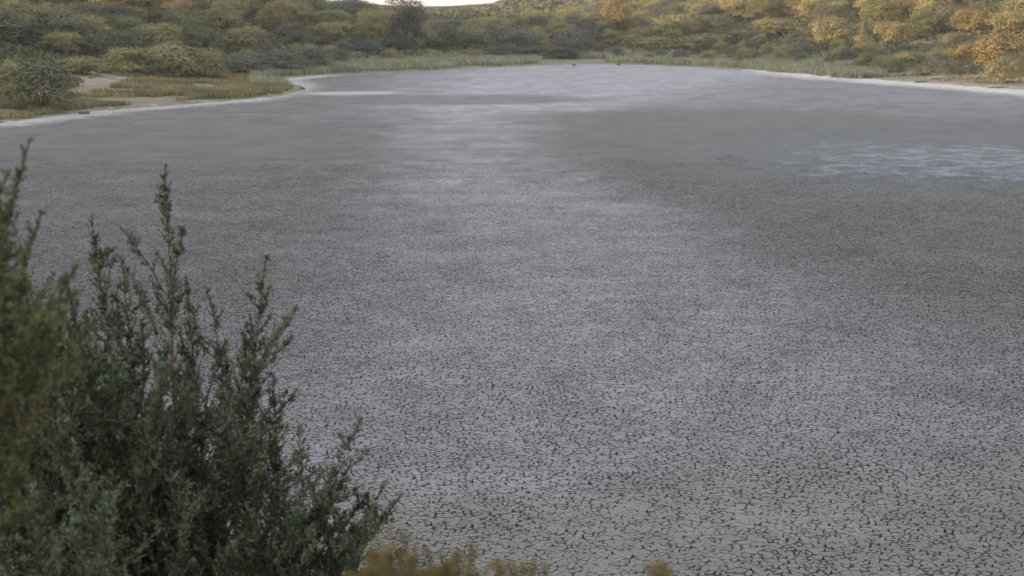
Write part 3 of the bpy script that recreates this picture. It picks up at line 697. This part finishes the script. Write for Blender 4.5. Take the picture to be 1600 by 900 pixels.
# ------------------------------------------------------------------ the junipers in front
def bez(a, b_, c_, t): t = t[:, None]; return a * (1 - t) ** 2 + 2 * b_ * t * (1 - t) + c_ * t * t
def spikes(pos, d, length, width, rg):
    """scale-leaf twiglets: slender three-sided spindles"""
    d, a, b_ = frame_of(d); k = len(pos); th0 = rg.random(k) * 6.28; vs = [pos]
    for q_ in range(3):
        th = th0 + q_ * 2.094; vs.append(pos + d * (length * 0.4)[:, None] + (a * np.cos(th)[:, None] + b_ * np.sin(th)[:, None]) * (width * 0.5)[:, None])
    vs.append(pos + d * length[:, None])
    v = np.stack(vs, 1).reshape(-1, 3); o = np.arange(k)[:, None] * 5
    tri_ = np.array([[0, 2, 1], [0, 3, 2], [0, 1, 3], [4, 1, 2], [4, 2, 3], [4, 3, 1]])
    return v, (o[:, :, None] + tri_[None]).reshape(-1, 3)
def juniper(root_xyz, leaders, seed, scale_tw, mats_name, spread, dens=1.0):
    """leaders: (tip xyz, root offset xyz, foliage length, fullness) -> (wood v,f), (foliage v,f)"""
    rg = np.random.default_rng(seed); wood = []; pos = []; dr = []; ln = []; wd = []
    jobs = [(np.asarray(t_, float), np.asarray(root_xyz, float) + r_, f_, u_, True) for t_, r_, f_, u_ in leaders]
    for tip, rt, fl, full, prim in jobs:
        H_ = np.linalg.norm(tip - rt); ctl = rt + (tip - rt) * np.array([0.42, 0.42, 0.5]) + rg.normal(size=3) * (0.05 if prim else 0.01)
        t = np.linspace(0, 1, 26); pts = bez(rt, ctl, tip, t); wig = np.cumsum(rg.normal(size=(26, 3)) * (0.005 if prim else 0.002), 0); wig -= wig[-1]; pts = pts + wig
        if prim:                                   # side shoots, longer the farther below the tip
            for q_ in range(int(9 * dens ** 0.5)):
                sd_ = rg.uniform(0.10, 1.0) * fl; jt = 1 - sd_ / H_
                if jt < 0.15: continue
                b0 = bez(rt, ctl, tip, np.array([jt]))[0]; axd = (tip - b0) / np.linalg.norm(tip - b0); rr_ = rand_dir(1, rg)[0]; rr_ -= axd * (rr_ @ axd)
                dd_ = axd * 0.6 + rr_ * 0.85 + np.array([0, 0, 0.2]); dd_ /= np.linalg.norm(dd_)
                ll_ = min(0.42, sd_ * rg.uniform(0.3, 0.7)) * full
                if ll_ > 0.04: jobs.append((b0 + dd_ * ll_, b0, ll_ * 0.95, full, False))
        wood.append(tube(pts, 0.0016 + 0.016 * (1 - t) ** 1.3 * min(1.2, H_ / 2), 5 if prim else 4))
        seglen = np.r_[0, np.cumsum(np.linalg.norm(np.diff(pts, axis=0), axis=1))]; tot = seglen[-1]; fl = min(fl, tot * (0.8 if prim else 1.0))
        nb = int(fl / 0.014 * dens) + 3
        s = np.sort(rg.random(nb) ** 1.15) * fl                      # distance below the tip
        s = np.where(rg.random(nb) < 0.28, s * 0.5, s)
        P0 = np.stack([np.interp(tot - s, seglen, pts[:, c]) for c in range(3)], -1)
        P1 = np.stack([np.interp(np.minimum(tot - s + 0.03, tot + 1e-3), seglen, pts[:, c]) for c in range(3)], -1)
        ax = pts[-1] - pts[-4]; axs = P1 - P0 + ax * 1e-3; axs, a, b_ = frame_of(axs)
        th = rg.random(nb) * 6.28; rad = a * np.cos(th)[:, None] + b_ * np.sin(th)[:, None]
        L_ = (0.008 + full * 0.15 * s ** 0.8) * (0.45 + 0.9 * rg.random(nb)); L_ = np.minimum(L_, 0.24 * spread)
        bd = axs * 0.85 + rad * 0.75; bd[:, 2] += 0.15; bd /= np.linalg.norm(bd, axis=1, keepdims=True)
        long_ = L_ > 0.05
        for i in np.nonzero(long_)[0]:
            tt = np.linspace(0, 1, 4)[:, None]; wood.append(tube(P0[i] + bd[i] * L_[i] * tt + np.array([0, 0, 0.25 * L_[i]]) * tt ** 2, np.array([0.0022, 0.0017, 0.0012, 0.0006]), 3))
        nt_ = np.maximum(2, (L_ / 0.0056 * dens).astype(int)); rep = np.repeat(np.arange(nb), nt_); k = len(rep); u = (np.round(rg.random(k) * 3.4 + 0.3) / 4 + rg.normal(size=k) * 0.05).clip(0, 1)
        pp = P0[rep] + bd[rep] * (L_[rep] * u)[:, None]; pp[:, 2] += 0.25 * L_[rep] * u * u
        d2 = bd[rep] * 0.75 + rand_dir(k, rg) * 0.85; d2[:, 2] += 0.25 + 0.3 * u
        pos.append(pp); dr.append(d2); ln.append(scale_tw * (0.011 + 0.022 * rg.random(k)) * (1.1 - 0.5 * u)); wd.append(scale_tw * (0.0048 + 0.0042 * rg.random(k)))
        k = int(60 * dens); ss = rg.random(k) * 0.14; pp = np.stack([np.interp(tot - ss, seglen, pts[:, c]) for c in range(3)], -1)
        ax_ = ax / np.linalg.norm(ax); pos.append(pp); dr.append(ax_ + rand_dir(k, rg) * 0.45); ln.append(scale_tw * (0.008 + 0.012 * rg.random(k) + 0.06 * ss)); wd.append(scale_tw * np.full(k, 0.0034))
    W = merge(wood); Fl = spikes(np.concatenate(pos), np.concatenate(dr), np.concatenate(ln), np.concatenate(wd), rg)
    return W, Fl
def put_juniper(name, root, leaders, seed, tw, leafmat, label, cat, spread=1.0, dens=1.0):
    W, Fl = juniper(root, leaders, seed, tw, leafmat, spread, dens); r = empty(name, root); r0 = np.asarray(root)
    link('stems', quad_mesh('stems', W[0] - r0, W[1], M['redbark']), r)
    link('foliage', quad_mesh('foliage', Fl[0] - r0, Fl[1], M[leafmat]), r)
    return tag(r, label, cat)
def gz(x, y): return float(terrain(np.array([float(x)]), np.array([float(y)]))[0])

rg = np.random.default_rng(77)
def inpoly(px, py, pg):
    ins = False; k = len(pg)
    for i in range(k):
        (ax, ay), (bx, by) = pg[i], pg[(i + 1) % k]
        if (ay > py) != (by > py) and px < (bx - ax) * (py - ay) / (by - ay) + ax: ins = not ins
    return ins
# the big juniper: named shoots first
rx, ry = -1.35, 5.5; root = np.array([rx, ry, gz(rx, ry)])
main = []
def lead(px, py, Y, ox, oy, fl, full): main.append((at_y(px, py, Y), np.array([ox, oy, 0.0]), fl, full))
lead(258, 262, 5.0, 0.10, -0.2, 1.25, 1.15)
lead(143, 338, 5.1, -0.10, -0.1, 1.1, 0.95)
lead(416, 402, 5.1, 0.25, -0.2, 1.2, 1.1)
for q_ in [(600, 757), (545, 728), (505, 765), (470, 790), (590, 792), (535, 752), (575, 770), (440, 745), (410, 640), (395, 585), (380, 520)]:
    lead(q_[0], q_[1], 5.0 + 0.2 * rg.random(), 0.2, -0.3, 0.75, 1.15)
lead(292, 436, 5.3, 0.20, 0.0, 1.0, 0.9)
lead(322, 452, 5.5, 0.3, 0.1, 0.8, 0.8)
lead(188, 405, 5.4, 0.0, 0.2, 0.9, 0.9)
lead(566, 652, 5.0, 0.25, -0.3, 0.95, 1.3)
lead(628, 770, 5.0, 0.2, -0.3, 0.7, 1.1)
lead(428, 590, 5.2, 0.35, 0.0, 0.9, 1.0)
lead(432, 688, 5.3, 0.4, 0.1, 0.8, 1.0)
lead(520, 800, 5.1, 0.5, -0.1, 0.7, 1.0)
lead(560, 850, 5.2, 0.5, 0.1, 0.6, 1.0)
lead(116, 690, 4.1, -0.1, -0.9, 0.9, 1.0)
lead(160, 760, 4.0, 0.0, -0.9, 0.8, 1.0)
lead(40, 760, 4.1, -0.2, -0.9, 0.8, 1.0)
sil = [(-60, 330), (30, 360), (110, 445), (180, 450), (235, 500), (300, 490), (330, 560), (390, 600), (415, 680), (395, 740), (450, 800), (520, 815), (545, 870), (480, 960), (-60, 960)]
while len(main) < 195:
    px, py = rg.uniform(-60, 560 if len(main) < 150 else 330), rg.uniform(330, 960)
    if not inpoly(px, py, sil): continue
    Y = rg.uniform(4.7, 6.3)
    main.append((at_y(px, py, Y), np.array([rg.uniform(-0.6, 0.2), rg.uniform(-0.4, 0.5), 0.0]), rg.uniform(0.7, 1.2), rg.uniform(0.8, 1.15)))
put_juniper('juniper_shrub', root, main, 5, 1.0, 'juniper', 'large dark green juniper with upright shoots filling the lower left', 'shrub')
# a yellowing one closer by, at the left edge
rx, ry = -1.65, 3.0; root2 = np.array([rx, ry, gz(rx, ry)]); L2 = []
for px, py, Y, fl, full in [(46, 218, 3.1, 0.9, 0.55), (12, 270, 3.2, 0.9, 0.7), (66, 330, 3.0, 0.8, 0.6), (120, 415, 2.9, 0.6, 0.8), (95, 440, 3.0, 0.7, 0.9), (148, 500, 2.9, 0.45, 0.8), (40, 430, 3.1, 0.8, 0.9), (20, 380, 3.2, 0.8, 0.9), (5, 470, 3.1, 0.8, 0.9), (90, 520, 3.0, 0.6, 0.8), (-40, 330, 3.1, 0.9, 0.8), (-60, 250, 3.1, 0.9, 0.8), (-20, 300, 3.3, 0.9, 1.0), (20, 330, 3.3, 0.8, 1.0), (30, 480, 3.2, 0.8, 1.0), (-10, 420, 3.2, 0.8, 1.0), (60, 480, 3.1, 0.7, 1.0), (115, 545, 3.0, 0.6, 0.9), (-30, 520, 3.2, 0.8, 1.0), (28, 300, 3.2, 0.8, 0.9)]:
    L2.append((at_y(px, py, Y), rg.normal(size=3) * np.array([0.1, 0.1, 0]), fl, full))
put_juniper('juniper_shrub', root2, L2, 9, 0.8, 'juniper_yellow', 'yellow green blurred juniper shoots rising at the left edge', 'shrub', 0.8, 1.3)
# yellow heath tips along the bottom edge
def heath(px, Y, tops, seed, label):
    x = at_y(px, 900, Y)[0]; rt = np.array([x, Y, gz(x, Y)]); rgh = np.random.default_rng(seed)
    LL = [(at_y(a, b_, Y + rgh.uniform(-0.1, 0.1)), rgh.normal(size=3) * np.array([0.05, 0.05, 0]), 0.4, 1.1) for a, b_ in tops]
    o = put_juniper('heath_plant', rt, LL, seed, 0.55, 'heath', label, 'plant', 0.5, 1.3); o['group'] = 'yellow heath tips at the bottom edge'
heath(640, 1.75, [(608, 822), (628, 838), (590, 850), (652, 850), (668, 862), (692, 868), (712, 872), (640, 870), (575, 880), (735, 846), (700, 884), (622, 860), (610, 872), (580, 862), (720, 890), (742, 862)], 41, 'largest clump of yellow heath tips beside the juniper')
heath(795, 1.7, [(762, 886), (780, 884), (800, 882), (818, 886), (836, 884), (850, 892)], 42, 'low yellow heath tips right of the largest clump')
heath(1030, 1.7, [(1012, 890), (1024, 886), (1036, 888), (1046, 894)], 43, 'single small yellow heath tip under the open mud')

# ------------------------------------------------------------------ evening air
HZ = (-2600, 2600, -1000, 4200, -9, 48)
hv = [(x, y, z) for z in HZ[4:] for y in HZ[2:4] for x in HZ[:2]]
hf = [0, 2, 3, 1, 4, 5, 7, 6, 0, 1, 5, 4, 2, 6, 7, 3, 0, 4, 6, 2, 1, 3, 7, 5]
m, n, out = mat('evening_air')
vol = nd(n, 'ShaderNodeVolumePrincipled', Density=0.00017, Anisotropy=0.2); vol.inputs['Color'].default_value = (0.93, 0.92, 0.95, 1)
n.links.new(vol.outputs[0], out.inputs['Volume'])
tag(link('haze', mesh_np('haze', hv, hf, [4] * 6, None, [m])), kind='stuff')
